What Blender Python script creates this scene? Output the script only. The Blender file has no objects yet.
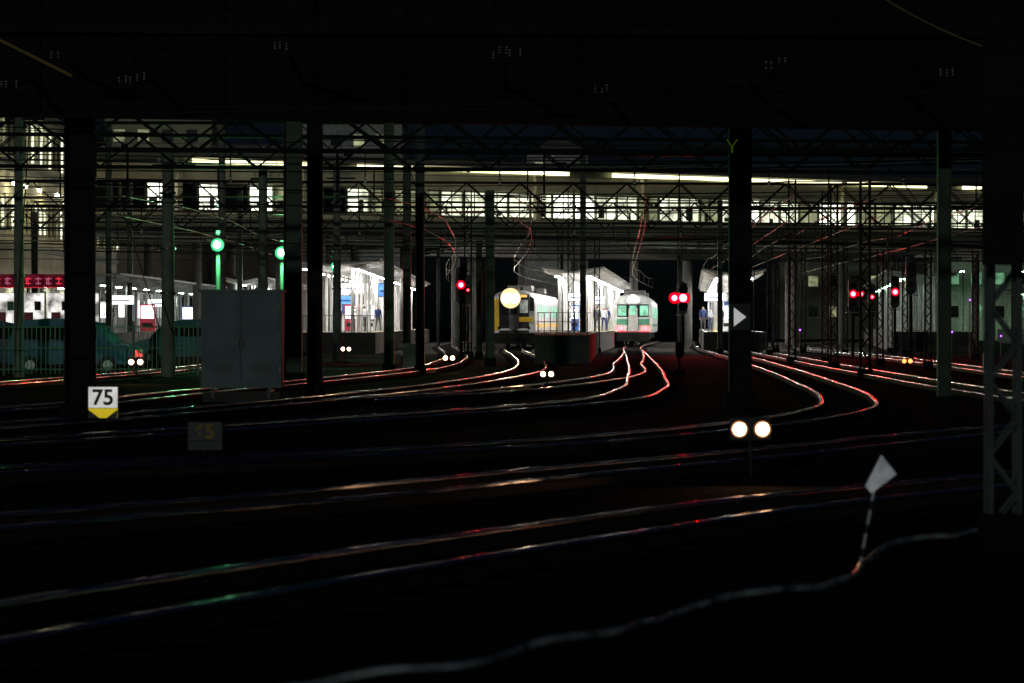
import bpy, math, random
from mathutils import Vector, Matrix
random.seed(7)
S=bpy.context.scene
F=3413.0; H=1.6; Y0=324.0
def gp(px,py,z=0.0):
    D=(H-z)*F/(py-Y0); return Vector(((px-512)/F*D,D,z))
def wx(px,D): return (px-512)/F*D
def wz(py,D): return H+(Y0-py)/F*D
def gd(py): return H*F/(py-Y0)
# ---------------- materials
M={}
def mat(n,col,rough=0.7,metal=0.0,var=0.25,scale=3.0,bump=0.0,spec=0.5):
    if n in M: return M[n]
    m=bpy.data.materials.new(n); m.use_nodes=True; nt=m.node_tree; b=nt.nodes['Principled BSDF']
    tc=nt.nodes.new('ShaderNodeTexCoord'); no=nt.nodes.new('ShaderNodeTexNoise'); no.inputs['Scale'].default_value=scale; no.inputs['Detail'].default_value=5
    nt.links.new(tc.outputs['Object'],no.inputs['Vector'])
    r=nt.nodes.new('ShaderNodeValToRGB')
    r.color_ramp.elements[0].position=0.3; r.color_ramp.elements[1].position=0.7
    r.color_ramp.elements[0].color=tuple(c*(1-var) for c in col)+(1,)
    r.color_ramp.elements[1].color=tuple(min(1,c*(1+var)) for c in col)+(1,)
    nt.links.new(no.outputs['Fac'],r.inputs['Fac']); nt.links.new(r.outputs['Color'],b.inputs['Base Color'])
    b.inputs['Roughness'].default_value=rough; b.inputs['Metallic'].default_value=metal
    b.inputs['Specular IOR Level'].default_value=spec
    if bump:
        bp=nt.nodes.new('ShaderNodeBump'); bp.inputs['Strength'].default_value=bump; bp.inputs['Distance'].default_value=0.05
        nt.links.new(no.outputs['Fac'],bp.inputs['Height']); nt.links.new(bp.outputs['Normal'],b.inputs['Normal'])
    M[n]=m; return m
def emi(n,col,st,var=0.0,scale=1.0,samp=None,base=.02):
    if n in M: return M[n]
    m=bpy.data.materials.new(n); m.use_nodes=True; nt=m.node_tree; b=nt.nodes['Principled BSDF']
    b.inputs['Base Color'].default_value=(base,base,base,1); b.inputs['Specular IOR Level'].default_value=.1
    b.inputs['Emission Color'].default_value=tuple(col)+(1,); b.inputs['Emission Strength'].default_value=st
    m.cycles.emission_sampling=samp or ('NONE' if st<4 else 'FRONT')
    if var:
        tc=nt.nodes.new('ShaderNodeTexCoord'); no=nt.nodes.new('ShaderNodeTexNoise'); no.inputs['Scale'].default_value=scale; no.inputs['Detail'].default_value=3
        nt.links.new(tc.outputs['Object'],no.inputs['Vector'])
        mr=nt.nodes.new('ShaderNodeMapRange'); mr.inputs[1].default_value=0.35; mr.inputs[2].default_value=0.65
        mr.inputs[3].default_value=st*(1-var); mr.inputs[4].default_value=st*(1+var)
        nt.links.new(no.outputs['Fac'],mr.inputs[0]); nt.links.new(mr.outputs[0],b.inputs['Emission Strength'])
    M[n]=m; return m
steel=mat('dark_green_steel',(0.026,0.045,0.026),0.55,0.2)
steelb=mat('black_steel',(0.008,0.009,0.008),0.7,0.0,spec=.15)
galv=mat('galvanised_steel',(0.14,0.14,0.13),0.45,0.5)
conc=mat('concrete',(0.24,0.25,0.20),0.85,scale=2,bump=0.2)
concd=mat('dark_concrete',(0.07,0.067,0.06),0.9,scale=1.5,bump=0.2)
concx=mat('dark_footing',(0.014,0.013,0.012),0.95,scale=1.5,bump=0.2,spec=.1)  # footing concrete in a darker tone
rust=mat('rusty_rail_web',(0.05,0.028,0.02),0.8)
sleeper=mat('sleeper_concrete',(0.016,0.015,0.014),1.0,spec=.02)
wirem=mat('wire_bronze',(0.16,0.12,0.07),0.35,0.7)
wired=mat('wire_dark',(0.03,0.027,0.025),0.5,0.5)
cera=mat('white_ceramic',(0.5,0.5,0.47),0.2)
white=mat('white_paint',(0.8,0.8,0.8),0.5,var=0.08)
yellow=mat('yellow_paint',(0.8,0.5,0.02),0.5,var=0.1)
blackp=mat('black_paint',(0.010,0.010,0.010),0.4,spec=.3)
silver=mat('train_silver',(0.5,0.5,0.5),0.35,0.4,var=0.1)
glass=mat('dark_glass',(0.01,0.012,0.015),0.08)
cab=mat('cabinet_grey_blue',(0.125,0.17,0.19),0.55,0.0,var=0.3,scale=1.6)
green=mat('green_paint',(0.03,0.2,0.08),0.5)
wallb=mat('beige_wall',(0.45,0.41,0.28),0.8,scale=0.4)
walld=mat('grey_green_wall',(0.13,0.15,0.10),0.8,scale=0.5)
roofm=mat('roof_sheet',(0.10,0.095,0.085),0.7,scale=1)
canw=mat('canopy_white',(0.6,0.59,0.56),0.7,scale=1)
cang=mat('canopy_grey',(0.3,0.31,0.3),0.7,scale=1)
skin=mat('skin',(0.5,0.3,0.2),0.6); hair=mat('hair',(0.01,0.008,0.006),0.5)
navy=mat('navy_cloth',(0.03,0.05,0.15),0.9); whitec=mat('white_cloth',(0.7,0.72,0.75),0.9); greyc=mat('grey_cloth',(0.08,0.08,0.09),0.9)
bluep=mat('blue_panel',(0.04,0.12,0.4),0.5); redp=mat('red_panel',(0.5,0.03,0.06),0.5)
tact=mat('tactile_yellow',(0.6,0.45,0.05),0.7)
tube=emi('fluorescent_tube',(1.0,0.97,0.95),150)
tubel=emi('fluorescent_old',(0.9,1.0,0.90),42)
tubedim=emi('fluorescent_dim',(0.55,1.0,0.62),24)
winl=emi('lit_window',(0.95,1.0,0.72),1.25,0.6,0.8)
winb=emi('lit_window_bright',(0.97,1.0,0.82),2.8,0.3,1.5)
wind=emi('lit_window_dim',(0.85,0.9,0.5),0.28,0.7,0.7)
strip=emi('eave_light',(1.0,0.92,0.52),4.2,0.3,0.35,'FRONT')
redl=emi('red_lamp',(1.0,0.0012,0.0025),900)
reds=emi('red_lamp_faint',(1.0,0.003,0.005),220)
purp=emi('purple_lamp',(0.3,0.08,1.0),5)
merc=emi('mercury_lamp',(0.16,1.0,0.40),750)
halo=emi('mercury_halo',(0.03,1.0,0.30),0.5,base=0)  # green lamp halo painted as a glowing disc behind the bulb
warm=emi('shunt_lamp',(1.0,0.55,0.30),55)
warmg=emi('shunt_glow',(1.0,0.40,0.14),0.7,base=0)  # glow around the shunt lamps painted as a dim emissive disc
head=emi('headlight',(1.0,0.78,0.55),260)
headg=emi('headlight_glow',(1.0,0.66,0.34),1.5,base=0)  # headlight glare put in as a glowing disc around the lamps
headw=emi('headlight_white',(1.0,0.85,0.65),90)
trw=emi('train_window_light',(0.4,1.0,0.66),0.75,0.5,2)
lbox=emi('light_box',(0.97,0.97,1.0),3,0.2,1)
lblue=emi('light_box_blue',(0.15,0.4,1.0),1.2,0.5,2)
pinks=emi('pink_sign',(1.0,0.03,0.12),0.06,0.6,2)
rh=mat('rail_head_polished',(0.75,0.73,0.70),0.17,1.0,var=0.1,scale=8)
nt=rh.node_tree; b=nt.nodes['Principled BSDF']
tc=nt.nodes.new('ShaderNodeTexCoord'); no=nt.nodes.new('ShaderNodeTexNoise'); no.inputs['Scale'].default_value=1.4; no.inputs['Detail'].default_value=2.5
nt.links.new(tc.outputs['Object'],no.inputs['Vector'])
mr=nt.nodes.new('ShaderNodeMapRange'); mr.inputs[1].default_value=.35; mr.inputs[2].default_value=.65; mr.inputs[3].default_value=.06; mr.inputs[4].default_value=.2
nt.links.new(no.outputs['Fac'],mr.inputs[0]); nt.links.new(mr.outputs[0],b.inputs['Roughness'])
bp=nt.nodes.new('ShaderNodeBump'); bp.inputs['Strength'].default_value=.5; bp.inputs['Distance'].default_value=0.025
nt.links.new(no.outputs['Fac'],bp.inputs['Height']); nt.links.new(bp.outputs['Normal'],b.inputs['Normal'])
# ---------------- mesh builder
class MB:
    def __init__(s): s.v=[]; s.f=[]; s.m=[]; s.mats=[]; s.sm=[]
    def mi(s,m):
        if m not in s.mats: s.mats.append(m)
        return s.mats.index(m)
    def add(s,vs,fs,m,smooth=False):
        o=len(s.v); s.v+= [tuple(v) for v in vs]; i=s.mi(m)
        for f in fs: s.f.append([o+k for k in f]); s.m.append(i); s.sm.append(smooth)
    def box(s,c,d,m,rz=0.0):
        cx,cy,cz=c; a,b2,c2=d[0]/2,d[1]/2,d[2]/2; cs,sn=math.cos(rz),math.sin(rz); vs=[]
        for z in(-c2,c2):
            for x,y in((-a,-b2),(a,-b2),(a,b2),(-a,b2)): vs.append((cx+x*cs-y*sn,cy+x*sn+y*cs,cz+z))
        s.add(vs,[(3,2,1,0),(4,5,6,7),(0,1,5,4),(1,2,6,5),(2,3,7,6),(3,0,4,7)],m)
    def frame(s,p0,p1):
        d=(Vector(p1)-Vector(p0)); d.normalize()
        up=Vector((0,0,1)) if abs(d.z)<0.9 else Vector((0,1,0))
        a=d.cross(up).normalized(); return a,a.cross(d).normalized()
    def beam(s,p0,p1,w,h,m):
        p0=Vector(p0);p1=Vector(p1);a,b2=s.frame(p0,p1); vs=[]
        for p in(p0,p1):
            for x,y in((-w/2,-h/2),(w/2,-h/2),(w/2,h/2),(-w/2,h/2)): vs.append(p+a*x+b2*y)
        s.add(vs,[(0,1,2,3),(7,6,5,4),(0,4,5,1),(1,5,6,2),(2,6,7,3),(3,7,4,0)],m)
    def cyl(s,p0,p1,r0,m,n=10,r1=None,cap=True):
        if r1 is None:r1=r0
        p0=Vector(p0);p1=Vector(p1);a,b2=s.frame(p0,p1); vs=[]
        for p,r in((p0,r0),(p1,r1)):
            for k in range(n):
                t=-2*math.pi*k/n; vs.append(p+a*(r*math.cos(t))+b2*(r*math.sin(t)))
        s.add(vs,[(k,n+k,n+(k+1)%n,(k+1)%n)[::-1] for k in range(n)],m,n>5)
        if cap: s.add(vs,[tuple(range(n))[::-1],tuple(range(n,2*n))],m)
    def tube(s,pts,r,m,n=4):
        vs=[];fs=[]
        for i,p in enumerate(pts):
            q0=pts[max(0,i-1)];q1=pts[min(len(pts)-1,i+1)];a,b2=s.frame(q0,q1)
            for k in range(n):
                t=2*math.pi*k/n; vs.append(Vector(p)+a*(r*math.cos(t))+b2*(r*math.sin(t)))
        for i in range(len(pts)-1):
            for k in range(n): fs.append((i*n+k,i*n+(k+1)%n,(i+1)*n+(k+1)%n,(i+1)*n+k))
        s.add(vs,fs,m,True)
    def sphere(s,c,r,m,n=10):
        vs=[];fs=[];c=Vector(c);q=n//2
        for i in range(q+1):
            ph=math.pi*i/q
            for k in range(n): t=2*math.pi*k/n; vs.append(c+Vector((math.sin(ph)*math.cos(t),math.sin(ph)*math.sin(t),math.cos(ph)))*r)
        for i in range(q):
            for k in range(n): fs.append((i*n+k,(i+1)*n+k,(i+1)*n+(k+1)%n,i*n+(k+1)%n))
        s.add(vs,fs,m,True)
    def disc(s,c,r,m,n=18):
        s.add([(c[0]+r*math.cos(2*math.pi*k/n),c[1],c[2]+r*math.sin(2*math.pi*k/n)) for k in range(n)],[tuple(range(n))],m)
    def obj(s,name,loc=(0,0,0),rz=0.0,parent=None):
        me=bpy.data.meshes.new(name); me.from_pydata(s.v,[],s.f)
        for m in s.mats: me.materials.append(m)
        me.polygons.foreach_set('material_index',s.m); me.polygons.foreach_set('use_smooth',s.sm); me.update()
        o=bpy.data.objects.new(name,me); S.collection.objects.link(o); o.location=loc; o.rotation_euler=(0,0,rz)
        if parent: o.parent=parent
        return o
def empty(n):
    e=bpy.data.objects.new(n,None); S.collection.objects.link(e); return e
# ---------------- ground
g=bpy.data.materials.new('ballast_ground'); g.use_nodes=True; nt=g.node_tree; b=nt.nodes['Principled BSDF']
tc=nt.nodes.new('ShaderNodeTexCoord'); vo=nt.nodes.new('ShaderNodeTexVoronoi'); vo.inputs['Scale'].default_value=14
n1=nt.nodes.new('ShaderNodeTexNoise'); n1.inputs['Scale'].default_value=.15
nt.links.new(tc.outputs['Object'],vo.inputs['Vector']); nt.links.new(tc.outputs['Object'],n1.inputs['Vector'])
mx=nt.nodes.new('ShaderNodeMix'); mx.data_type='RGBA'; mx.blend_type='MULTIPLY'; mx.inputs[0].default_value=.8
r=nt.nodes.new('ShaderNodeValToRGB'); r.color_ramp.elements[0].color=(0.025,0.022,0.018,1); r.color_ramp.elements[1].color=(0.07,0.065,0.057,1)
nt.links.new(n1.outputs['Fac'],r.inputs['Fac']); nt.links.new(r.outputs['Color'],mx.inputs[6]); nt.links.new(vo.outputs['Color'],mx.inputs[7]); nt.links.new(mx.outputs[2],b.inputs['Base Color'])
b.inputs['Roughness'].default_value=1; b.inputs['Specular IOR Level'].default_value=.02
bp=nt.nodes.new('ShaderNodeBump'); bp.inputs['Strength'].default_value=1; bp.inputs['Distance'].default_value=.04; nt.links.new(vo.outputs['Distance'],bp.inputs['Height']); nt.links.new(bp.outputs['Normal'],b.inputs['Normal'])
mb=MB(); mb.add([(-900,-300,-.17),(900,-300,-.17),(900,1500,-.17),(-900,1500,-.17)],[(0,1,2,3)],g); mb.obj('ground')
# ---------------- tracks
def spline(P,step=0.8):
    P=[Vector(p) for p in P]; out=[]
    for i in range(len(P)-1):
        p0=P[max(0,i-1)];p1=P[i];p2=P[i+1];p3=P[min(len(P)-1,i+2)]
        L=(p2-p1).length
        def tan(a,b_,c): 
            l1=(b_-a).length or 1e-6; l2=(c-b_).length or 1e-6
            return ((b_-a)/l1*l2+(c-b_)/l2*l1)/(l1+l2) if l1>1e-5 and l2>1e-5 else (c-a).normalized()
        t1=tan(p0,p1,p2)*L; t2=tan(p1,p2,p3)*L
        n=max(2,int(L/step))
        for k in range(n):
            t=k/n; out.append((2*t**3-3*t*t+1)*p1+(t**3-2*t*t+t)*t1+(-2*t**3+3*t*t)*p2+(t**3-t*t)*t2)
    out.append(P[-1]); return out
prof=[(-.036,-.045),(-.037,-.020),(-.034,-.009),(-.026,-.0035),(-.012,-.0006),(0,0),(.012,-.0006),(.026,-.0035),(.034,-.009),(.037,-.020),(.036,-.045)]
CL=[]
def track(pix,extra=None,start=None):
    P=[gp(x,y) for x,y in pix]
    if start: P=start+P
    if extra: P=P+extra
    C=spline(P,0.7); CL.append(C)
    T=[]
    for i in range(len(C)): 
        d=(C[min(i+1,len(C)-1)]-C[max(i-1,0)]).normalized(); T.append(Vector((d.y,-d.x,0)))
    e=empty('railway_track'); mb=MB()
    for sgn in(-1,1):
        vs=[];fs=[];n=len(prof)
        for i,c in enumerate(C):
            q=c+T[i]*sgn*.566
            for x,z in prof: vs.append(q+T[i]*x+Vector((0,0,z)))
        for i in range(len(C)-1):
            for k in range(n-1): fs.append((i*n+k,i*n+k+1,(i+1)*n+k+1,(i+1)*n+k))
        mb.add(vs,fs,rh,True)
        vs=[];fs=[]
        pr=[(-.01,-.045),(-.01,-.13),(-.06,-.145),(.06,-.145),(.01,-.13),(.01,-.045)]
        for i,c in enumerate(C):
            q=c+T[i]*sgn*.566
            for x,z in pr: vs.append(q+T[i]*x+Vector((0,0,z)))
        for i in range(len(C)-1):
            for k in range(5): fs.append((i*6+k,i*6+k+1,(i+1)*6+k+1,(i+1)*6+k))
        mb.add(vs,fs,rust)
    mb.obj('rails',parent=e)
    mb=MB(); acc=0
    for i in range(1,len(C)):
        acc+=(C[i]-C[i-1]).length
        if acc>=.62:
            acc=0; t=T[i]; mb.box((C[i].x,C[i].y,-.168),(2.0+random.uniform(-.03,.03),.2,.035+random.random()*.004),sleeper,math.atan2(t.y,t.x))
    mb.obj('sleepers',parent=e)
V=Vector
track([(1500,430),(1250,455),(1000,478),(770,501),(560,530),(345,562),(0,618),(-500,705)])
track([(1700,395),(1300,408),(1000,428),(725,455),(530,473),(345,491),(0,519),(-500,565)])
track([(708,348),(755,361),(812,380),(846,396),(846,405),(800,416),(700,428),(540,441),(345,452),(0,468),(-500,498)],start=[V((18.6,340,0))])
track([(634,345.5),(639,358),(646,376),(641,388),(600,399),(450,411),(300,421),(0,441),(-500,470)],start=[V((14.2,340,0))])
track([(514,348),(524,355),(532,363),(525,370),(480,379),(400,389),(300,399),(0,424),(-500,455)],start=[V((6.3,340,0))])
track([(446,345),(455,352),(452,359),(420,368),(330,378),(200,390),(0,408),(-500,432)],start=[V((-5,340,0))])
track([(300,343),(290,352),(230,362),(100,375),(-100,388),(-400,400)],start=[V((-17,340,0))])
track([(735,346),(790,357),(880,373),(1000,392),(1300,430)],start=[V((21.5,340,0))])
track([(800,346),(900,358),(1050,377),(1400,420)],start=[V((33,340,0))])
track([(634,351),(628,362),(600,378),(500,389),(350,399)])
# ---------------- cable in foreground
P=[(180,700),(300,683),(380,674),(450,667),(505,655),(560,642),(620,628),(680,610),(740,596),(800,588),(845,576),(870,556),(900,544),(940,538),(985,528),(1040,516),(1150,505)]
C=spline([gp(x,y,-.08)+V((0,0,random.uniform(-.02,.022))) for x,y in P],.12)
C=[c+V((0,.05*math.sin(i*.35)+.03*math.sin(i*.9+1),.006*math.sin(i*.6))) for i,c in enumerate(C)]
mb=MB(); mb.tube(C,.024,mat('cable_sheath',(0.5,0.53,0.56),0.2,scale=4,bump=.6,var=.8),8); mb.tube([c+V((.03,.05,-.025+.01*math.sin(i*.2))) for i,c in enumerate(C)],.014,blackp,6)
mb.obj('ground_cable')
# ---------------- poles
def hpole(px,w,ty,by,m=steel,name='steel_column',foot=True):
    D=gd(by); W=w*D/F; x=wx(px,D); z=wz(ty,D); mb=MB()
    mb.box((x-W/2+.01,D,z/2),(.025,W*.9,z),m); mb.box((x+W/2-.01,D,z/2),(.025,W*.9,z),m); mb.box((x,D,z/2-.01),(W-.05,.03,z-.02),m)
    k=1.0
    while k<z: mb.box((x,D-W*.2,k),(W-.07,W*.35,.02),m); k+=1.5
    if foot:
        mb.box((x,D,.0),(W*1.35,W*1.35,.34),concx)
    mb.obj(name); return x,D,z
def cpole(px,w,ty,by,name='concrete_pole',m=conc):
    D=gd(by); W=w*D/F; x=wx(px,D); z=wz(ty,D); mb=MB()
    mb.cyl((x,D,-.2),(x,D,z),W/2*1.08,m,14,W/2*.85)
    for k in(.35,.55,.8): mb.cyl((x,D,z*k),(x,D,z*k+.08),W/2*1.25,galv,12)
    mb.box((x+.2,D,z*.93),(W+1.0,.08,.08),steelb); 
    for q in(-.3,.3,.6): 
        for j in range(4): mb.cyl((x+q,D,z*.93+.05+j*.06),(x+q,D,z*.93+.08+j*.06),.06,cera,8)
    mb.obj(name); return x,D,z
def lpole(px,w,ty,by,m=steelb,name='lattice_mast',bm=concx):
    D=gd(by); W=w*D/F; x=wx(px,D); z=wz(ty,D); mb=MB(); t=max(.035,W*.16)
    for a in(-1,1):
        for c in(-1,1): mb.box((x+a*(W-t)/2,D+c*(W-t)/2,z/2),(t,t,z),m)
    k=0; st=W*1.1; s=1
    while k<z-st:
        for c in(-1,1):
            mb.beam((x-s*(W-t)/2,D+c*(W-t)/2,k),(x+s*(W-t)/2,D+c*(W-t)/2,k+st),t*.5,t*.5,m)
            mb.beam((x+c*(W-t)/2,D-s*(W-t)/2,k),(x+c*(W-t)/2,D+s*(W-t)/2,k+st),t*.5,t*.5,m)
        k+=st; s=-s
    mb.box((x,D,-.04),(W*1.3,W*1.3,.34),bm)
    mb.obj(name); return x,D,z
cpole(19,10,100,372)
cpole(168,13,150,372)
cpole(222,8,140,360); cpole(263,10,165,366); cpole(337,8,165,357)
for a in[(109,6,125,352),(293,18,110,378),(389,10,120,369),(407,8,165,360),(420,9,125,370),(490,9,190,362),(479,6,240,356),(130,5,180,350),(240,5,190,350),(583,6,150,351),(720,5,200,352)]: hpole(*a)
hpole(315,15,100,392,steelb); hpole(80,28,-20,415,steelb); hpole(740,22,120,400,steelb)
hpole(944,13,130,405,steel); 
mb=MB(); D=gd(366)-.3; mb.box((wx(411,D),D,.35),(.62,.5,.9),conc); mb.box((wx(411,D),D,.83),(.68,.56,.06),conc); mb.obj('concrete_plinth')
for a in[(468,8,190,354),(571,7,190,350),(597,6,240,350),(770,6,240,352),(792,8,180,360),(803,5,230,350),(825,7,190,360),(834,8,185,365),(865,11,180,373),(880,7,250,362),(905,6,230,352),(928,7,250,365),(560,5,230,348),(680,5,210,346),(975,6,250,356),(752,5,240,350),(776,5,260,350),(845,5,240,352),(890,5,230,350),(1015,7,180,366)]: lpole(*a)
lpole(1003,34,-60,530,mat('weathered_mast',(.07,.085,.09),.6,.2))
mb=MB(); D=25.6; mb.box((wx(1003,D),D,(wz(265,D)+wz(-40,D))/2),(.31,.06,wz(-40,D)-wz(265,D)),steelb)
for k in range(7): mb.box((wx(1003,D),D-.036,wz(265,D)+.2+k*.35),(.30,.012,.02),steelb)
mb.obj('mast_equipment_box')
D=gd(400)-.35; mb=MB(); x=wx(740,D); z=wz(317,D)
mb.box((x,D,z),(.44,.02,.56),blackp); mb.add([(x-.13,D-.014,z+.2),(x-.13,D-.014,z-.2),(x+.13,D-.014,z)],[(0,1,2)],emi('glow_white',(1,1,1),.4)); mb.obj('arrow_marker_sign')  # arrow brightness painted in by emission; the sign holds no lamp
mb=MB(); z=wz(147,D); x=wx(732,D)
yg=emi('yellow_green_tape',(.5,1,.05),.05)  # brightness of the tape put in as faint emission, not a light source
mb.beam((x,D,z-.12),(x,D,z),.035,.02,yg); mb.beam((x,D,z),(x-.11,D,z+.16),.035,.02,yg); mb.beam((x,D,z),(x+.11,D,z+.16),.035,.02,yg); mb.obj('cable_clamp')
# ---------------- plate girder gantry
mb=MB(); A=V((-16,57,0)); B=V((20,66,0))
def lerp(t): return A+(B-A)*t
zb=wz(118,60); n=(B-A).normalized(); rz=math.atan2(n.y,n.x); L=(B-A).length; c=lerp(.5)
mb.box((c.x,c.y,zb+1.3),(L,.12,2.6),steelb,rz); mb.box((c.x,c.y,zb-.02),(L,.55,.05),steelb,rz); mb.box((c.x,c.y,zb+2.62),(L,.5,.05),steelb,rz)
for i in range(24):
    q=lerp(i/23); mb.box((q.x,q.y-.08,zb+1.3),(.04,.16,2.5),steelb,rz)
for px,py in[(20,88),(75,60),(140,85),(290,52),(500,60),(598,96),(762,70),(930,80)]:
    x=wx(px,58); 
    for k in range(random.choice([2,3,4,5])):
        xx=x+k*random.uniform(.08,.12)-.1; zt=wz(py,58)+random.uniform(-.05,.05)
        for j in range(3): mb.cyl((xx,55.8,zt-.1+j*.045),(xx,55.8,zt-.085+j*.045),.016,cera,8)
        mb.cyl((xx,55.8,zt-.14),(xx,55.8,zt+.12),.009,steelb,6)
    zt=wz(py,58)
    mb.box((x+.1,55.8,zt-.19),(.6,.06,.05),steelb); mb.beam((x+.1,55.8,zt-.16),(x+.1,57.0+ (x+16)*.25,zb+.6),.05,.05,steelb)
mb.obj('plate_girder_gantry')
# ---------------- lattice portals
def portal(D0,D1,x0,x1,z,h=.9,m=steelb,bay=1.2,name='catenary_portal',legs=True):
    mb=MB(); A=V((x0,D0,z));B=V((x1,D1,z)); L=(B-A).length; n=int(L/bay); U=V((0,0,h)); nn=(B-A).normalized(); W=V((-nn.y,nn.x,0))*.5
    for o in(V((0,0,0)),W):
        mb.beam(A+o,B+o,.09,.09,m); mb.beam(A+U+o,B+U+o,.09,.09,m)
        for i in range(n):
            p=A+(B-A)*(i/n);q=A+(B-A)*((i+1)/n)
            a,b2=(p,q+U) if i%2 else (p+U,q); mb.beam(a+o,b2+o,.05,.05,m)
    for i in range(0,n+1,2):
        p=A+(B-A)*(i/n); mb.beam(p,p+W,.05,.05,m); mb.beam(p+U,p+U+W,.05,.05,m)
        if i%4==0 and D0>50:
            mb.beam(p,p-V((0,0,1.0)),.05,.05,m)
            for j in range(4): mb.cyl(p-V((0,0,1.05+j*.07)),p-V((0,0,1.09+j*.07)),.05,cera if random.random()<.5 else steelb,7)
    if legs:
        for p in(A,B): mb.box((p.x,p.y+.25,z/2+.3),(.35,.35,z+.6),m)
    mb.obj(name)
portal(80,84,-14,18,wz(148,80)); portal(106,112,-19,20,wz(168,108),1.0,steelb); portal(124,124,-20,24,wz(150,124),1.0,steelb)
portal(150,156,-26,28,wz(205,150),1.1,steelb); portal(176,178,-28,34,wz(228,176),1.1,steelb); portal(200,204,-28,40,wz(222,200),1.2,steelb)
portal(42,43,-9,12,wz(28,42),.6,steelb,.6)
# ---------------- overhead wires
mb=MB()
def wire(p,q,sag,r,m):
    p=V(p);q=V(q); mb.tube([p+(q-p)*(i/14)-V((0,0,sag*4*(i/14)*(1-i/14))) for i in range(15)],r,m,5)
for i in range(38):
    D=random.uniform(75,205); y=random.uniform(132,250)
    if y>200 and D<110: D+=60
    x0=-.17*D-2; x1=.17*D+2; z=wz(y,D)
    wire((x0,D+random.uniform(-4,4),z+random.uniform(-.5,.5)),(x1,D+random.uniform(-4,4),z+random.uniform(-.7,.4)),random.uniform(.05,.5),D*random.choice([.00010,.00014,.00020]),random.choice([wirem,wired,wired,galv]))
for i in range(9):
    D=random.uniform(40,56); z=wz(random.uniform(0,105),D)
    wire((-.17*D-2,D,z+random.uniform(-.4,.4)),(.17*D+2,D,z+random.uniform(-.3,.3)),random.uniform(0,.3),.007,wired)
D=30; wire((wx(-200,D),D,wz(-60,D)),(wx(72,D),D,wz(76,D)),0,.007,mat('yellow_wire',(.7,.48,.08),.4))
wire((wx(72,D),D,wz(76,D)),(wx(330,D+20),D+20,wz(115,D+20)),0,.006,wired)
D=40; wire((wx(870,D),D,wz(-10,D)),(wx(1030,D),D,wz(60,D)),.1,.008,mat('olive_wire',(.3,.3,.08),.4))
mb.obj('overhead_cross_wires')
mb=MB()
for C in CL[2:9]:
    Q=[c for c in C if 95<c.y<330][::24]
    if len(Q)<3: continue
    mb.tube([c+V((0,0,5.1)) for c in Q],.016,wirem,5)
    pts=[c+V((0,0,6.0-.25*math.sin(i*1.1)**2)) for i,c in enumerate(Q)]; mb.tube(pts,.016,wirem,5)
    for a,b2 in zip(Q,pts): mb.cyl(a+V((0,0,5.1)),b2,.010,wirem,4)
mb.obj('overhead_contact_wires')
mb=MB()
for px,py,qx,qy,D in[(505,225,545,262,150),(640,240,655,215,160),(30,120,15,350,100),(640,180,600,240,170),(905,185,960,260,120),(765,250,830,215,140),(395,140,440,235,150),(120,200,160,330,112)]:
    mb.cyl((wx(px,D),D,wz(py,D)),(wx(qx,D),D,wz(qy,D)),.022,wirem,5)
mb.obj('stay_wires')
# ---------------- lamps
def yard_lamp(px,py,D,r=.2):
    x=wx(px,D); z=wz(py,D); mb=MB()
    mb.sphere((x,D-.45,z),r,merc,14); mb.disc((x,D-.2,z),r*2.0,halo,24); mb.cyl((x,D-.19,z),(x,D-.1,z),r*2.05,steelb,24)
    mb.beam((x,D-.15,z),(x,D+.1,z),.06,.06,galv)
    mb.cyl((x,D+.1,-.1),(x,D+.1,z+.5),.08,conc,10)
    mb.obj('yard_lamp')
yard_lamp(218,245,118,.115); yard_lamp(282,253,135,.13); yard_lamp(336,267,170,.13)
def shunt(px,py,by,sp,hot=True,m=warm):
    D=gd(by); x=wx(px,D); z=wz(py,D); s=sp*D/F; mb=MB()
    mb.box((x,D,z),(s*1.75,.12,s*.95),blackp); 
    for a in(-1,1):
        mb.cyl((x+a*s/2,D-.062,z),(x+a*s/2,D-.075,z),s*.37,blackp,16)
        mb.disc((x+a*s/2,D-.077,z),s*.36,warmg if m is warm else m); mb.disc((x+a*s/2,D-.08,z),s*.27,m)
        mb.box((x+a*s/2,D-.13,z+s*.40),(s*.6,.10,.012),blackp)
    mb.cyl((x,D,-.17),(x,D,z-s*.47),.025,blackp,8); mb.box((x,D,-.13),(.22,.22,.1),concx); mb.obj('shunting_signal')
shunt(750.5,429,470,23); shunt(547,374,384,8); shunt(449,358,368,7); shunt(136,362,378,9); shunt(346,349,360,6)
shunt(907,361,372,6,True,emi('dim_orange',(1,.2,.05),4.5))
def dwarf(px,ty,by):
    D=gd(by); x=wx(px,D); z=wz(ty,D); mb=MB()
    mb.cyl((x,D,-.17),(x,D,z*.5),.05,blackp,8); mb.box((x,D,z*.7),(.26,.18,z*.5),blackp); mb.cyl((x,D,z*.95),(x,D,z),.12,blackp,12,.05)
    for k in(.58,.8): mb.cyl((x,D-.09,z*k),(x,D-.13,z*k),.07,glass,12)
    mb.box((x,D,-.1),(.4,.4,.2),concx); mb.obj('dwarf_signal')
dwarf(679,342,370); dwarf(988,352,384)
redg=emi('red_glow',(1,.0,.012),.9,base=0)  # red glow around the lit lens, painted as an emissive disc
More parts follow.
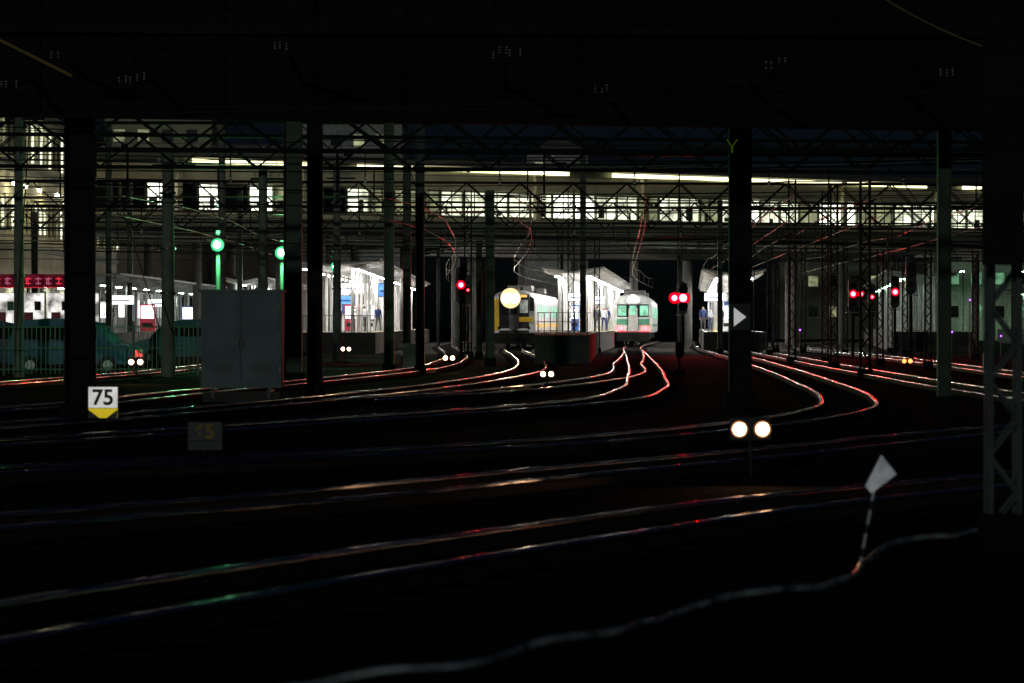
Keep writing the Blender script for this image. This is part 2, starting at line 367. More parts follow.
def signal(px,py,D,n=3,lit=1,extra=0,r=.12,m=redl):
    x=wx(px,D); z=wz(py,D); mb=MB()
    mb.box((x,D,z),(.5,.08,1.3),blackp); mb.cyl((x,D,z+.65),(x,D+.08,z+.65),.25,blackp,16); mb.cyl((x,D,z-.65),(x,D+.08,z-.65),.25,blackp,16)
    for k in range(3):
        zz=z+.45-k*.45
        if k==lit: mb.disc((x,D-.07,zz),r*1.45,redg); mb.disc((x,D-.09,zz),r*.8,m)
        else: mb.cyl((x,D-.05,zz),(x,D-.09,zz),r,glass,16)
        for t in range(7):
            a=math.pi*t/6; rr=max(.15,r*1.4+.03); mb.box((x+rr*math.cos(a),D-.17,zz+rr*math.sin(a)),(.06,.22,.02),blackp)
    if extra:
        mb.disc((x+extra,D-.07,z),r*1.2,redg); mb.disc((x+extra,D-.09,z),r*.6,m); mb.box((x+extra,D+.02,z),(.5,.1,.5),blackp); mb.beam((x,D,z),(x+extra,D,z),.05,.05,blackp)
    mb.cyl((x,D+.1,-.1),(x,D+.1,z+.9),.08,steelb,10); mb.box((x,D+.05,z-.95),(.7,.5,.04),galv)
    for k in range(int(z)): mb.box((x,D+.25,k+.4),(.35,.03,.03),galv)
    mb.obj('railway_signal')
signal(461,285,165,r=.15); signal(683,298,190,r=.27,extra=-.48); signal(853,294,175,r=.15,extra=.4); signal(895,292,190,r=.16); signal(872,297,225,r=.11,m=reds);signal(911,275,160,lit=9); signal(468,290,205,r=.07,m=reds)
mb=MB()
for px,py in[(952,332),(970,300),(1001,336),(800,330)]:
    D=180; mb.sphere((wx(px,D),D,wz(py,D)),.05,purp,8); mb.cyl((wx(px,D),D+.08,-.17),(wx(px,D),D+.08,wz(py,D)),.03,galv,6)
mb.obj('purple_marker_lights')
# ---------------- cabinet
D=gd(395); x=wx(241,D); W=80*D/F; zt=wz(291,D); mb=MB()
mb.box((x,D+.5,zt/2+.08),(W,1.0,zt-.16),cab); mb.box((x,D+.5,zt-.0),(W+.12,1.12,.07),cab); mb.box((x,D+.5,-.05),(W*.96,.9,.22),concd)
for k in(-1,1):
    mb.box((x+k*W*.245,D-.012,zt*.55),(W*.46,.02,zt*.8),cab); mb.box((x+k*.05,D-.035,zt*.5),(.03,.03,.22),blackp)
    for j in range(5): mb.box((x+k*W*.245,D-.028,zt*.22+j*.045),(W*.26,.012,.015),blackp)
    for j in(.25,.55,.85): mb.box((x+k*W*.485,D-.025,zt*j),(.03,.03,.12),galv)
for k in(-.35,.35): mb.box((x+k*W,D+.5,.02),(.1,1.04,.2),blackp)
mb.box((x,D-.012,zt*.55),(.012,.03,zt*.8),blackp)
mb.obj('relay_cabinet')
# ---------------- speed signs
def speedsign(px,ty,by,w,txt,lit,py_ground,name):
    D=gd(py_ground); x=wx(px,D); W=w*D/F; zt=wz(ty,D); zb=wz(by,D); hh=zt-zb; mb=MB()
    zm=zb+hh*.33
    mb.box((x,D,(zt+zm)/2),(W,.02,zt-zm),lit[0]); mb.box((x,D,(zb+zm)/2-.004),(W,.02,zm-zb-.008),lit[1])
    for k in(-1,1): mb.add([(x+k*W*.5,D-.013,zb),(x+k*W*.5,D-.013,zm-.03),(x+k*W*.12,D-.013,zb)],[(0,1,2)],blackp)
    mb.cyl((x,D+.03,-.17),(x,D+.03,zt),.025,steelb,8); o=mb.obj(name)
    cu=bpy.data.curves.new('digits','FONT'); cu.body=txt; cu.size=(zt-zm)*1.05; cu.align_x='CENTER'; cu.align_y='CENTER'; cu.extrude=.002; cu.offset=.008; cu.materials.append(lit[2])
    t=bpy.data.objects.new('digits',cu); S.collection.objects.link(t); t.location=(x,D-.016,(zt+zm)/2-.01); t.rotation_euler=(math.pi/2,0,0); t.parent=o
speedsign(103,387,418,29,'75',(emi('glow_sign_white',(1,1,.97),.55,.15,3),emi('glow_sign_yellow',(1,.75,.03),.5,.1,3),blackp),428,'speed_limit_sign')  # sign faces glow by emission in place of light falling on them
speedsign(205,422,450,34,'65',(blackp,blackp,mat('dim_orange_paint',(.45,.22,.02),.6)),458,'speed_limit_sign')
D=gd(547,); mb=MB(); p0=V((wx(859,D),D,-.17)); p1=V((wx(876,D),D,wz(480,D)))
mb.cyl(p0,p1,.012,white,8)
for k in range(0,6,2): 
    a=p0+(p1-p0)*(.15+k*.13);b2=p0+(p1-p0)*(.25+k*.13); mb.cyl(a,b2,.015,blackp,8)
q=[(881,455),(896,474),(871,493),(865,486)]
Mw=emi('glow_marker_plate',(.9,.95,1),.14,.3,9)  # plate brightness put into the material as emission
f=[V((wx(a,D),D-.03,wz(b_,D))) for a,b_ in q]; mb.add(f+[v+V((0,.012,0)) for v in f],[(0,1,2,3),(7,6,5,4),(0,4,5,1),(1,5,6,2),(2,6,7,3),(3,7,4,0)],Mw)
mb.obj('derailer_marker')
# ---------------- fence & parked cars
mb=MB(); fg=mat('green_fence',(0.15,0.42,0.2),0.5)
for i in range(150):
    x=-21+i*.15
    if x>-9.9: break
    mb.box((x,112+ (x+21)*.2,.75),(.022,.022,1.6),fg)
    if i%14==0: mb.box((x,112+(x+21)*.2,.8),(.08,.08,1.8),conc)
for z in(.1,.8,1.5): mb.beam((-21,112,z),(-9.9,114.2,z),.03,.04,fg)
mb.obj('yard_fence')
def car(x,D,rz,m,name='parked_van'):
    mb=MB()
    pr=[(-2.2,.35),(-2.28,.6),(-2.25,.85),(-2.1,1.0),(-1.5,1.15),(-1.25,1.45),(-.9,1.78),(-.2,1.95),(.8,1.97),(1.6,1.9),(2.0,1.7),(2.2,1.2),(2.27,.8),(2.2,.35)]
    n=len(pr); vs=[]
    for y,k in((-.85,1),(.85,1)):
        for a,z in pr: vs.append((a,y*(.86 if z>1.3 else 1),z))
    mb.add(vs,[tuple(range(n)),tuple(range(2*n-1,n-1,-1))]+[(k,k+n,(k+1)%n+n,(k+1)%n) for k in range(n)],m)
    for s in(-1,1):
        for a,l in((-.65,.7),(.3,.95),(1.3,.85)): mb.box((a,s*.80,1.45),(l,.12,.45),glass)
        for a in(-1.4,1.4): mb.cyl((a,s*.7,.32),(a,s*.9,.32),.33,blackp,16); mb.cyl((a,s*.9,.32),(a,s*.91,.32),.18,silver,12)
        mb.box((-2.26,s*.6,.8),(.06,.3,.16),white); mb.box((2.26,s*.7,1.0),(.05,.15,.35),redp)
        for a in(-.2,.82): mb.box((a,s*.853,.95),(.012,.01,1.0),blackp)
    mb.obj(name,(x,D,-.17),rz)
car(wx(75,121),121,math.pi-.12,mat('car_blue',(.04,.13,.24),.25,.1)); car(wx(-10,125),125,math.pi+.1,mat('car_navy',(.03,.07,.14),.25,.1)); car(wx(184,150),150,.1,mat('car_teal',(.06,.25,.24),.3,.1))
# ---------------- trains
def train(px,D,hd,kind,cars=2):
    mb=MB(); pr=[(0,.95),(1.40,.95),(1.45,1.15),(1.45,3.0),(1.40,3.3),(1.15,3.6),(.65,3.78),(0,3.84)]
    full=pr+[(-a,z) for a,z in pr[-2:0:-1]]; n=len(full)
    body={'yellow':silver,'white':mat('train_cream',(.6,.63,.6),.4)}[kind]
    for c in range(cars):
        y0=c*20.0; rings=[(y0,.93),(y0+.12,.985),(y0+.4,1),(y0+19.3,1),(y0+19.5,.96)]; vs=[];fs=[]
        for y,s in rings:
            for a,z in full: vs.append((a*s,y,2.2+(z-2.2)*s))
        for i in range(len(rings)-1):
            for k in range(n): fs.append((i*n+k,(i+1)*n+k,(i+1)*n+(k+1)%n,i*n+(k+1)%n))
        fs.append(tuple(range(n))); fs.append(tuple(range(len(vs)-1,len(vs)-n-1,-1))); mb.add(vs,fs,body)
        for s in(-1,1):
            for k in range(6):
                y=y0+2.2+k*3.0
                if k in(0,2,5): mb.box((s*1.452,y,2.05),(.02,1.3,1.9),silver); 
                mb.box((s*1.46,y+ (0 if k in(0,2,5) else .2),2.45),(.02,.9 if k in(0,2,5) else 1.9,.8),trw)
            mb.box((s*1.455,y0+9.8,1.5),(.012,18.6,.22),{'yellow':yellow,'white':green}[kind])
            for yb in(3,16.5):
                for w in(-1,1): mb.cyl((s*.5,y0+yb+w,.43),(s*.62,y0+yb+w,.43),.43,steelb,16)
                mb.box((s*.8,y0+yb,.5),(.15,2.8,.35),steelb)
        mb.box((0,y0+9.8,.7),(2.4,8,.5),steelb); mb.box((0,y0+9,4.0),(1.6,4,.35),roofm)
        if kind=='yellow': mb.cyl((.3,y0+4,3.8),(.3,y0+4,4.05),.1,steelb,8)
    def fb(x,z,w,h,m,pr_=.02): mb.box((x,-pr_/2,z),(w,pr_,h),m)
    mb.box((0,.15,.62),(2.5,.3,.62),steelb); mb.box((0,-.25,.75),(.28,.6,.3),steelb); mb.box((0,-.5,.78),(.4,.15,.36),steelb)
    if kind=='yellow':
        fb(0,2.25,1.95,2.55,blackp); fb(-1.15,2.2,.34,2.1,yellow,.03); fb(1.15,2.9,.30,.9,blackp,.03); fb(.75,1.9,.95,.32,yellow,.035); fb(1.15,1.35,.3,.5,white,.03)
        fb(-.62,1.25,.85,.12,white,.03); fb(.62,1.25,.85,.12,white,.03); fb(0,2.2,.66,1.9,mat('train_door_grey',(.05,.05,.05),.4),.05); fb(0,2.6,.42,.75,glass,.07)
        fb(-.64,2.6,.52,.85,glass,.05); fb(.64,2.75,.52,.85,emi('cab_window_glow',(.9,1,.85),.25,.5,3),.05); fb(.5,3.42,.7,.16,emi('led_board',(1,.45,.1),1.5),.05)
        mb.disc((-.22,-.10,3.28),.66,headg,24); mb.cyl((-.22,-.09,3.28),(-.22,-.01,3.28),.68,blackp,24)
        for a in(-.50,.06): mb.disc((a,-.13,3.28),.30,head)
        for a in(-.95,.95): mb.cyl((a,-.05,1.35),(a,-.09,1.35),.1,glass,12)
    elif kind=='white':
        fb(0,2.6,2.35,.95,blackp,.02)
        for a in(-.82,.82): fb(a,2.6,.62,.75,trw,.04)
        fb(0,1.95,.66,1.7,mat('door_cream',(.5,.5,.46),.4),.03); fb(0,2.62,.5,.7,trw,.06)
        fb(-.8,1.75,.85,.45,mat('train_green_band',(.08,.3,.18),.4),.03); fb(.8,1.75,.85,.45,mat('train_green_band',(.08,.3,.18),.4),.03); fb(0,3.32,.9,.22,lbox,.04)
        mb.disc((0,-.07,3.6),.16,headw,12)
        for a in(-.95,.95): mb.disc((a,-.07,1.25),.10,reds,12)
        fb(0,1.02,2.4,.08,redp,.03)
        for a in(-.42,.42): fb(a,2.2,.04,2.2,steelb,.06)
        mb.beam((0,3,4.2),(0,4.2,4.9),.05,.05,steelb); mb.beam((0,4.2,4.9),(0,3.2,5.1),.05,.05,steelb); mb.box((0,3.2,5.12),(1.5,.2,.04),steelb)
    mb.obj('diesel_railcar' if kind=='yellow' else 'electric_train',(wx(px,D),D,0),-math.radians(hd))
train(514,222,3.0,'yellow'); train(633,255,3.0,'white')
# ---------------- platforms
def platform(xl,xr,D0,D1,hd,zc,c0,L=tube,xl0=None,xr0=None,rows=2,sp=4.0,name='station_platform',cm=canw):
    k=math.tan(math.radians(hd)); X=lambda x,D:x+k*(D-D0)
    e=empty(name); mb=MB()
    xa=xl if xl0 is None else xl0; xb=xr if xr0 is None else xr0; Dm=min(D0+60,D1-1) if xl0 is not None else D0+1
    R=[(xa,xb,D0),(X(xl,Dm),X(xr,Dm),Dm),(X(xl,D1),X(xr,D1),D1)]
    vs=[]
    for a,c,D in R: vs+=[(a,D,-.17),(c,D,-.17),(c,D,1.1),(a,D,1.1)]
    fs=[(0,1,2,3)]
    for i in range(2): o=i*4; fs+=[(o+1,o+5,o+6,o+2),(o+3,o+2,o+6,o+7),(o,o+3,o+7,o+4)]
    mb.add(vs,fs,concd)
    for s,i0 in((1,3),(-1,2)):
        for i in range(2):
            a=V(vs[i*4+i0]);c=V(vs[(i+1)*4+i0])
            for off,w,m in((.12,.14,white),(.75,.3,tact)):
                u=V((s*off,0,.006)); w2=V((s*w,0,0)); mb.add([a+u,a+u+w2,c+u+w2,c+u],[(0,1,2,3)],m)
    mb.obj('deck',parent=e)
    mb=MB(); D=c0; W=(xr-xl)
    while D<D1:
        xm=X((xl+xr)/2,D); mb.cyl((xm-W*.22,D,1.1),(xm-W*.22,D,zc),.11,cm,10); mb.cyl((xm+W*.22,D,1.1),(xm+W*.22,D,zc),.11,cm,10)
        mb.beam((xm-W*.48,D,zc+.25),(xm,D,zc-.05),.12,.2,cm); mb.beam((xm+W*.48,D,zc+.25),(xm,D,zc-.05),.12,.2,cm)
        D+=6
    vs=[]
    for D in(c0-1.5,D1):
        xm=X((xl+xr)/2,D); vs+=[(xm-W*.52,D,zc+.4),(xm,D,zc+.08),(xm+W*.52,D,zc+.4),(xm+W*.52,D,zc+.52),(xm,D,zc+.2),(xm-W*.52,D,zc+.52)]
    mb.add(vs,[(0,1,7,6),(1,2,8,7),(2,3,9,8),(3,4,10,9),(4,5,11,10),(5,0,6,11),(5,4,1,0),(4,3,2,1)],cm)
    mb.obj('canopy',parent=e)
    mb=MB(); D=c0
    while D<D1:
        for r_ in range(rows):
            xm=X((xl+xr)/2,D)+ (r_-(rows-1)/2)*W*.55; mb.box((xm,D,zc-.12),(.14,2.0,.05),L); mb.box((xm,D,zc-.07),(.26,2.2,.05),cm)
            mb.cyl((xm,D,zc-.05),(xm,D,zc+.2),.02,galv,5)
        D+=sp
    mb.obj('lighting',parent=e)
platform(-31,-22.5,190,300,0,4.0,196,tubel,rows=2,sp=8,cm=cang)
platform(-13.8,-8.0,200,330,0,5.0,206,sp=5)
platform(-1.75,2.15,150,330,3,4.8,222,xl0=1.0,xr0=3.4,sp=5)
platform(11.9,15.8,212,330,3,4.6,218,sp=5)
platform(24,29,215,330,5,4.8,235,tubedim,sp=10,cm=cang)
platform(36,41,205,330,5,4.4,215,tubedim,sp=12,cm=cang)
platform(-21.5,-18.5,250,330,0,4.6,255,tubel,sp=9,rows=1)
def sign(px,py,D,w,h,m,name='station_name_sign'):
    x=wx(px,D); z=wz(py,D); mb=MB(); mb.box((x,D,z),(w,.12,h),m); mb.box((x,D,z+h/2+.02),(w+.06,.16,.04),galv); mb.box((x,D,z-h/2-.02),(w+.06,.16,.04),galv)
    for k in(-.4,.4): mb.cyl((x+k*w,D,z+h/2),(x+k*w,D,z+h/2+.6),.02,galv,6)
    mb.box((x,D-.065,z-.1*h),(w*.7,.01,h*.18),bluep)
    mb.obj(name)
for a in[(355,288,230,1.8,.6,lbox),(578,297,235,1.7,.5,lbox),(598,300,240,.9,.5,lbox),(715,297,230,1.4,.5,lbox),(345,300,215,1.2,.5,lblue),(120,300,200,1.6,.5,lbox),(160,303,230,1.6,.5,lbox),(383,290,240,.7,.9,lblue)]: sign(*a)
def vend(px,D,m,rz=0):
    mb=MB(); mb.box((0,0,.93),(1.0,.75,1.83),m); mb.box((0,-.385,1.3),(.86,.02,.85),lbox)
    for r_ in range(3):
        for c in range(6): mb.cyl((-.35+c*.14,-.41,1.0+r_*.27),(-.35+c*.14,-.41,1.15+r_*.27),.035,random.choice([redp,bluep,green,white]),8)
    mb.box((0,-.385,.45),(.7,.02,.25),blackp); mb.box((.33,-.39,.75),(.15,.02,.15),galv)
    mb.obj('vending_machine',(wx(px,D),D,1.1),rz)
vend(352,238,redp); vend(368,236,white); vend(572,243,bluep); vend(728,250,white); vend(104,205,white); vend(148,230,redp); vend(189,255,bluep)
def kiosk(x,D,w,l,h,m,name='platform_waiting_room'):
    mb=MB(); mb.box((x,D+l/2,1.1+h/2),(w,l,h),m); mb.box((x,D+l/2,1.13+h),(w+.2,l+.2,.06),galv)
    for s in(-1,1):
        for k in range(int(l/2.2)):
            y=D+1.2+k*2.2; mb.box((x+s*(w/2+.008),y,1.1+h*.58),(.02,1.6,h*.45),random.choice([lbox,lblue,white,bluep,glass])); mb.box((x+s*(w/2+.02),y-.85,1.1+h/2),(.04,.06,h),galv)
    mb.box((x,D-.01,1.1+h*.45),(w*.4,.02,h*.85),glass); mb.box((x-w*.35,D-.012,1.1+h*.6),(w*.2,.02,h*.4),bluep)
    mb.box((x+w*.33,D-.012,1.1+h*.55),(w*.2,.02,h*.35),lbox)
    mb.obj(name)
kiosk(-11.2,246,2.8,34,3.0,white); kiosk(5.9,262,1.9,30,2.8,white); kiosk(17.1,262,1.8,20,2.8,white); kiosk(-27.5,232,3.4,30,2.6,cang,'platform_kiosk')
mb=MB()
for i in range(9): mb.cyl((1.15+i*.27,150.2,1.1),(1.15+i*.27,150.2,2.1),.02,galv,6)
for z in(1.3,1.7,2.1): mb.beam((1.1,150.2,z),(3.35,150.2,z),.03,.03,galv)
for x in(1.12,3.33): mb.beam((x,150.2,2.1),(x+.3,156,2.1),.03,.03,galv)
mb.obj('platform_end_barrier')
mb=MB()
for i in range(30): mb.cyl((-13.6+i*.19,200.2,1.1),(-13.6+i*.19,200.2,2.1),.02,galv,5)
mb.beam((-13.7,200.2,2.1),(-8.1,200.2,2.1),.04,.04,galv); mb.obj('platform_end_barrier')
# ---------------- people
def person(px,D,top,bot,ang=0,walk=0.0,zf=1.1):
    me=bpy.data.meshes.new('p'); s=walk
    Vt=[(0,0,.95),(0,0,1.15),(0,0,1.38),(0,0,1.48),(0,-.01,1.56),(0,-.01,1.66),
        (.19,0,1.40),(.24,.04*s,1.12),(.25,-.10+.1*s,.88),(-.19,0,1.40),(-.24,-.04*s,1.12),(-.25,-.10-.1*s,.88),
        (.10,0,.88),(.11,-.22*s,.50),(.11,-.20*s,.09),(.11,-.34*s-.12*(1-s),.03),(-.10,0,.88),(-.11,.10*s,.50),(-.11,.30*s,.09),(-.11,.22*s-.12*(1-s),.03)]
    R=[.14,.13,.15,.06,.075,.09,.075,.05,.035,.075,.05,.035,.095,.065,.045,.035,.095,.065,.045,.035]
    E=[(0,1),(1,2),(2,3),(3,4),(4,5),(2,6),(6,7),(7,8),(2,9),(9,10),(10,11),(0,12),(12,13),(13,14),(14,15),(0,16),(16,17),(17,18),(18,19)]
    for base,sg in((8,1),(11,-1)):
        bx,by,bz=Vt[base]
        for k in range(5):
            i=len(Vt); dx=(k-2)*.016
            if k==4: Vt.append((bx-sg*.03,by-.05,bz-.05))
            else: Vt.append((bx,by+dx,bz-.10-(.01 if k in(1,2) else 0)))
            R.append(.011); E.append((base,i))
    me.from_pydata(Vt,E,[]); o=bpy.data.objects.new('person',me); S.collection.objects.link(o)
    md=o.modifiers.new('sk','SKIN'); md.use_smooth_shade=True
    for i,v in enumerate(me.skin_vertices[0].data): v.radius=(R[i]*(1.15 if i<3 else 1),R[i]*(.8 if i<3 else 1)); v.use_root=(i==0)
    o.modifiers.new('ss','SUBSURF').levels=1
    dg=bpy.context.evaluated_depsgraph_get(); m2=bpy.data.meshes.new_from_object(o.evaluated_get(dg))
    for m in(bot,top,skin,hair,blackp): m2.materials.append(m)
    for p in m2.polygons:
        c=p.center
        if c.z<.08: i=4
        elif abs(c.x)>.19 and c.z<.90: i=2
        elif c.z<.95: i=0
        elif c.z<1.47: i=1
        elif c.z>1.66 or (c.z>1.54 and c.y>.0): i=3
        else: i=2
        p.material_index=i
    o.modifiers.clear(); o.data=m2
    mb=MB()
    mb.sphere((.03,-.092,1.62),.009,blackp,6); mb.sphere((-.03,-.092,1.62),.009,blackp,6); mb.cyl((0,-.085,1.62),(0,-.115,1.585),.008,skin,6,.013); mb.box((0,-.09,1.555),(.04,.012,.008),redp)
    for sx in(-1,1): mb.sphere((sx*.088,0,1.61),.018,skin,6)
    f=mb.obj('face_features',parent=o)
    o.location=(wx(px,D),D,zf); o.rotation_euler=(0,0,ang)
for a in[(604,240,whitec,navy,.2,.6),(597,228,greyc,greyc,2.8,0),(607,250,navy,greyc,-.5,.8),(703,228,navy,greyc,.3,0),(710,236,whitec,navy,2,.7),(378,226,navy,greyc,.5,.5),(364,222,whitec,greyc,-2.6,0),(338,230,greyc,navy,.2,.9),(386,250,bluep,greyc,1.2,.3),(584,226,greyc,navy,1,.2),(110,198,greyc,navy,.4,.5),(722,244,greyc,greyc,-1,.2)]: person(*a)
# ---------------- station concourse
A=V((-32,232.4,0)); B=V((54,300,0)); U=(B-A).normalized(); N=V((U.y,-U.x,0)); L=(B-A).length; rz=math.atan2(U.y,U.x)
def u_at(px):
    k=(px-512)/F; return (k*A.y-A.x)/(U.x-k*U.y)
mb=MB()
def cb(u0,u1,off,th,z0,z1,m):
    c=A+U*((u0+u1)/2)-N*off; mb.box((c.x,c.y,(z0+z1)/2),(u1-u0,th,z1-z0),m,rz)
cb(0,L,8,15.6,8.0,9.2,walld)
cb(0,L,8,15.4,9.2,9.5,wallb); cb(0,L,8.3,15,9.5,11.6,mat('interior_dark',(.1,.1,.08),.9)); cb(0,L,8,15.4,11.6,12.85,wallb); cb(0,L,8.3,15,12.85,13.3,walld); cb(-.5,L+.5,8,17.5,13.3,13.75,roofm)
cb(0,L,-.25,.12,8.05,8.3,steelb); cb(0,L,-.25,.10,9.0,9.12,galv)
u=0.3; i=0
while u<L-2:
    px=512+F*((A+U*u).x/(A+U*u).y)
    w=2.0
    if px<150: m=wind if random.random()<.5 else glass
    elif px<262: m=winb if (px<166 or 192<px<222 or 238<px<262) else glass
    elif px<350: m=random.choice([wind,glass,glass])
    else: m=random.choice([winl,winl,winl,wind,winb,winl])
    cb(u+.05,u+w-.05,.76,.04,9.72,11.45,m)
    cb(u+w-.05,u+w+.09,.66,.2,9.5,11.6,walld); cb(u+w/2-.03,u+w/2+.03,.70,.06,9.7,11.5,steelb); cb(u,u+w,.70,.05,10.72,10.78,steelb)
    if i%2==0: cb(u,u+w*.6,.70,.055,10.2,10.26,steelb)
    if random.random()<.5:
        s0=random.uniform(.1,1.2); cb(u+s0,u+s0+random.uniform(.2,.7),.72,.05,9.75,9.75+random.uniform(.3,1.1),walld)
    if i%5==0: cb(u-.2,u+.2,.0,.4,9.5,12.85,wallb)
    u+=2.14; i+=1
for p0,p1 in[(195,322),(360,470),(473,575),(615,735),(745,845),(850,930),(965,985)]:
    u0,u1=u_at(p0),u_at(p1); k=u0
    while k<u1-.3:
        e=min(k+2.4,u1); cb(k,e-.12,.30,.1,12.95,13.22,strip); k+=2.4
k=2
while k<L:
    for off in(1.5,8,14.5):
        c=A+U*k-N*off
        mb.cyl((c.x,c.y,-.17),(c.x,c.y,8.0),.33,concd,12)
    cb(k-.2,k+.2,8,16,7.4,8.0,walld); k+=11.5
for z,o,r_ in((7.7,-.1,.08),(7.45,.3,.06),(8.6,-.35,.05)):
    p=A-N*o+V((0,0,z)); mb.cyl(p,p+U*L,r_,galv,8)
for k in range(40): 
    c=A+U*(k*2.6)-N*(-.1); mb.beam((c.x,c.y,8.0),(c.x,c.y,7.0+random.random()*.5),.04,.04,galv)
mb.obj('station_concourse_bridge')
mb=MB()
for j in range(7):
    p=A+N*(3+j*.9)+V((0,0,6.6+.1*j))
    mb.beam(p+U*30,p+U*76,.08,.12,galv if j%2 else roofm)
for k in range(30,76,2):
    p=A+U*k+N*2.5+V((0,0,6.7)); mb.beam(p,p+N*6.5+V((0,0,.6)),.06,.1,roofm); mb.beam(p,p+U*2+N*3+V((0,0,.2)),.05,.05,galv)
for k in(30,41.5,53,64.5,76): 
    p=A+U*k+N*5; mb.cyl((p.x,p.y,-.17),(p.x,p.y,7),.12,steelb,8)
mb.obj('line_shed_framework')
# ---------------- buildings
mb=MB()
mb.box((-38,226,7.2),(16,66,14.8),wallb); mb.box((-38,226,14.8),(16.6,66.6,.4),roofm)
for k in range(33):
    y=194+k*2.0
    mb.box((-29.96,y,12.9),(.16,.35,2.6),wallb); mb.box((-29.97,y+1,12.9),(.05,1.5,2.5),random.choice([wind,glass,winl]))
    mb.box((-29.97,y+.6,8.2),(.06,1.3,1.9),random.choice([wind,winl,winl,glass])); mb.box((-29.93,y+1.5,8.2),(.18,.16,2.3),wallb)
mb.box((-29.9,226,10.9),(.25,64,.35),conc); mb.box((-29.9,226,6.3),(.3,64,.4),conc)
for y in(198,203,209,217,229,242): mb.box((-29.3,y,9.95),(1.1,.3,.12),galv); mb.sphere((-28.9,y,9.78),.11,emi('wall_lamp',(1,.95,.62),380),8)
mb.obj('station_building')
mb=MB(); x0=wx(-10,188);x1=wx(92,188); zc=wz(281,188); mb.box(((x0+x1)/2,188,zc),(x1-x0,.3,.75),pinks)
pl=emi('pink_letters',(1,.22,.40),.4); pr2=emi('shop_red_neon',(1,.04,.08),.8)
for i in range(10): 
    m=pl if i%3 else pr2
    mb.box((x0+.45+i*.56,187.82,zc+.12),(.34,.02,.06),m); mb.box((x0+.45+i*.56,187.82,zc-.14),(.3,.02,.06),m); mb.box((x0+.45+i*.56,187.815,zc),(.05,.02,.44),m)
    if i%2: mb.box((x0+.36+i*.56,187.81,zc),(.05,.02,.3),m)
mb.box(((x0+x1)/2,187.82,zc-.36),(x1-x0,.02,.03),pr2)
for x in(x0,x1): mb.box((x,188.2,2.4),(.2,.2,5),galv)
for i in range(4):
    xx=x0+.8+i*1.5; mb.box((xx,188.3,2.3),(1.35,.08,2.0),emi('shop_window',(1,.95,.9),.7,.8,1.5)); mb.box((xx+.72,188.2,2.3),(.08,.2,2.2),galv)
    mb.box((xx-.2,188.22,1.9),(.5,.04,.7),random.choice([redp,bluep,greyc])); mb.box((xx+.3,188.22,2.6),(.35,.04,.5),random.choice([redp,green,greyc]))
mb.obj('shop_front')
def bld(px0,px1,ty,D,dep,m,name,rows=3,gable=False,zl=12,wp=None):
    xa,xb=wx(px0,D),wx(px1,D); z=wz(ty,D); w=xb-xa; mb=MB(); mb.box(((xa+xb)/2,D+dep/2,z/2),(w,dep,z),m)
    if gable:
        c=(xa+xb)/2; vs=[(xa-.2,D-.3,z),(xb+.2,D-.3,z),(c,D-.3,z+1.6),(xa-.2,D+dep,z),(xb+.2,D+dep,z),(c,D+dep,z+1.6)]; mb.add(vs,[(0,1,2),(5,4,3),(0,2,5,3),(2,1,4,5),(0,3,4,1)],roofm)
    else: mb.box(((xa+xb)/2,D+dep/2,z+.2),(w+.4,dep+.4,.4),roofm)
    zz=z-1.6
    while zz>zl:
        k=xa+.8
        while k<xb-1: mb.box((k+.5,D-.01,zz),(1.0,.04,1.1),random.choice(wp or [glass,glass,wind])); mb.box((k+.5,D-.03,zz-.62),(1.2,.1,.08),conc); k+=2.2
        zz-=3.2
    mb.obj(name)
bld(105,212,118,310,14,wallb,'office_building'); bld(212,300,150,305,10,concd,'office_building'); bld(300,402,124,330,14,mat('pale_block',(.3,.3,.3),.8),'apartment_building')
bld(527,588,152,345,8,mat('pale_house',(.33,.33,.33),.8),'rooftop_house',gable=True)
gw=emi('green_tinted_window',(.4,1,.55),.25,.6,1)
bld(940,1060,262,330,10,mat('pale_green_wall',(.4,.5,.38),.8),'depot_building',zl=1.5,wp=[gw,glass,gw]); bld(780,935,266,360,10,walld,'depot_building',zl=1.5)
mb=MB()
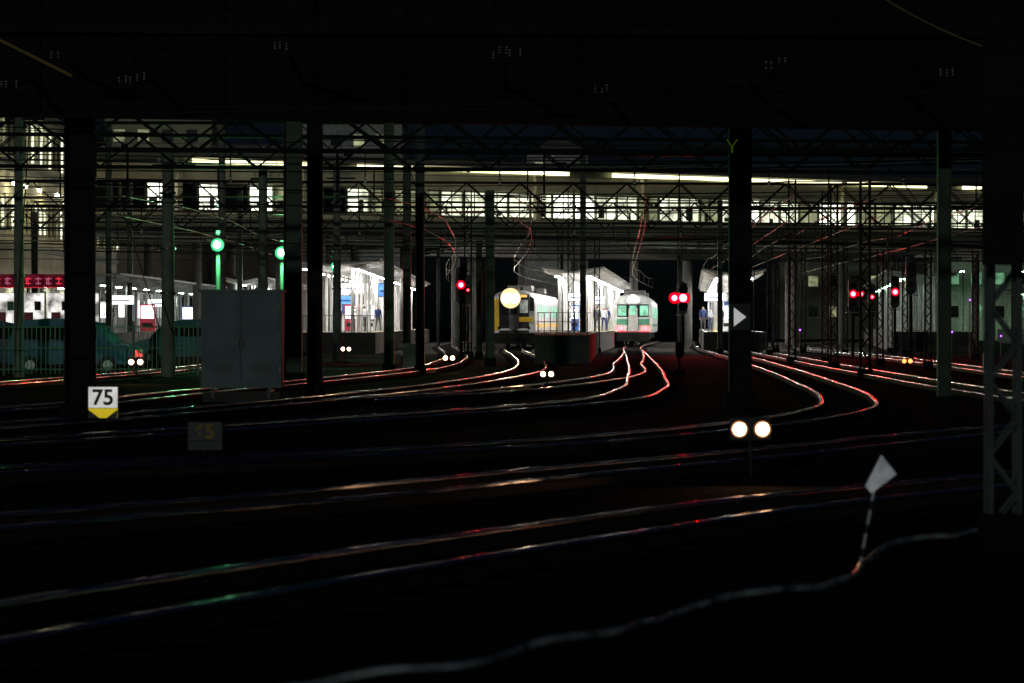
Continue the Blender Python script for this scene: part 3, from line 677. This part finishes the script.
for x,y in((42,318),(48,318),(54,318)):
    mb.cyl((x,y,-.1),(x,y,6.5),.08,galv,8); mb.beam((x,y,6.4),(x,y+1.2,6.6),.05,.05,galv); mb.box((x,y+1.2,6.6),(.6,.3,.14),galv); mb.box((x,y+1.2,6.5),(.5,.24,.05),emi('depot_lamp',(.5,1,.6),190))
mb.obj('depot_yard_lights')
mb=MB()
for u in(3,8,14,20,27,34,50):
    p=A+U*u-N*12; mb.box((p.x,p.y,14.6),(.5,.2,.4),steelb); mb.box((p.x,p.y+.13,14.6),(.42,.04,.32),emi('added_floodlight',(1,1,.85),170)); mb.cyl((p.x,p.y,13.7),(p.x,p.y,14.5),.04,galv,6)  # made-up lamps, added to light the buildings behind the concourse
mb.obj('added_roof_floodlights')
# ---------------- light, world, camera
w=bpy.data.worlds.new('World'); S.world=w; w.use_nodes=True; nt=w.node_tree; bg=nt.nodes['Background']
sk=nt.nodes.new('ShaderNodeTexSky'); sk.sky_type='NISHITA'; sk.sun_disc=False; sk.sun_elevation=math.radians(6); sk.sun_rotation=math.radians(190)
mx=nt.nodes.new('ShaderNodeMix'); mx.data_type='RGBA'; mx.blend_type='MULTIPLY'; mx.inputs[0].default_value=1; mx.inputs[7].default_value=(.28,.62,1.9,1)
nt.links.new(sk.outputs[0],mx.inputs[6]); nt.links.new(mx.outputs[2],bg.inputs[0]); bg.inputs[1].default_value=.0013
sl=bpy.data.lights.new('fill_sun','SUN'); sl.energy=.17; sl.angle=math.radians(.5); sl.color=(.85,1,.9); so=bpy.data.objects.new('fill_sun_light',sl); S.collection.objects.link(so); so.rotation_euler=(math.radians(84),0,math.radians(-10))  # added fill light behind the camera, set low to lighten upright faces
cd=bpy.data.cameras.new('cam'); co=bpy.data.objects.new('camera',cd); S.collection.objects.link(co); co.location=(0,0,H); cd.lens=120; cd.sensor_width=36
co.rotation_euler=(math.radians(90)-math.atan((341.5-Y0)/F),0,0); cd.clip_end=3000; cd.clip_start=.5
cd.dof.use_dof=True; cd.dof.focus_distance=180; cd.dof.aperture_fstop=4.0
S.camera=co
S.view_settings.view_transform='Standard'; S.view_settings.look='None'; S.view_settings.exposure=0
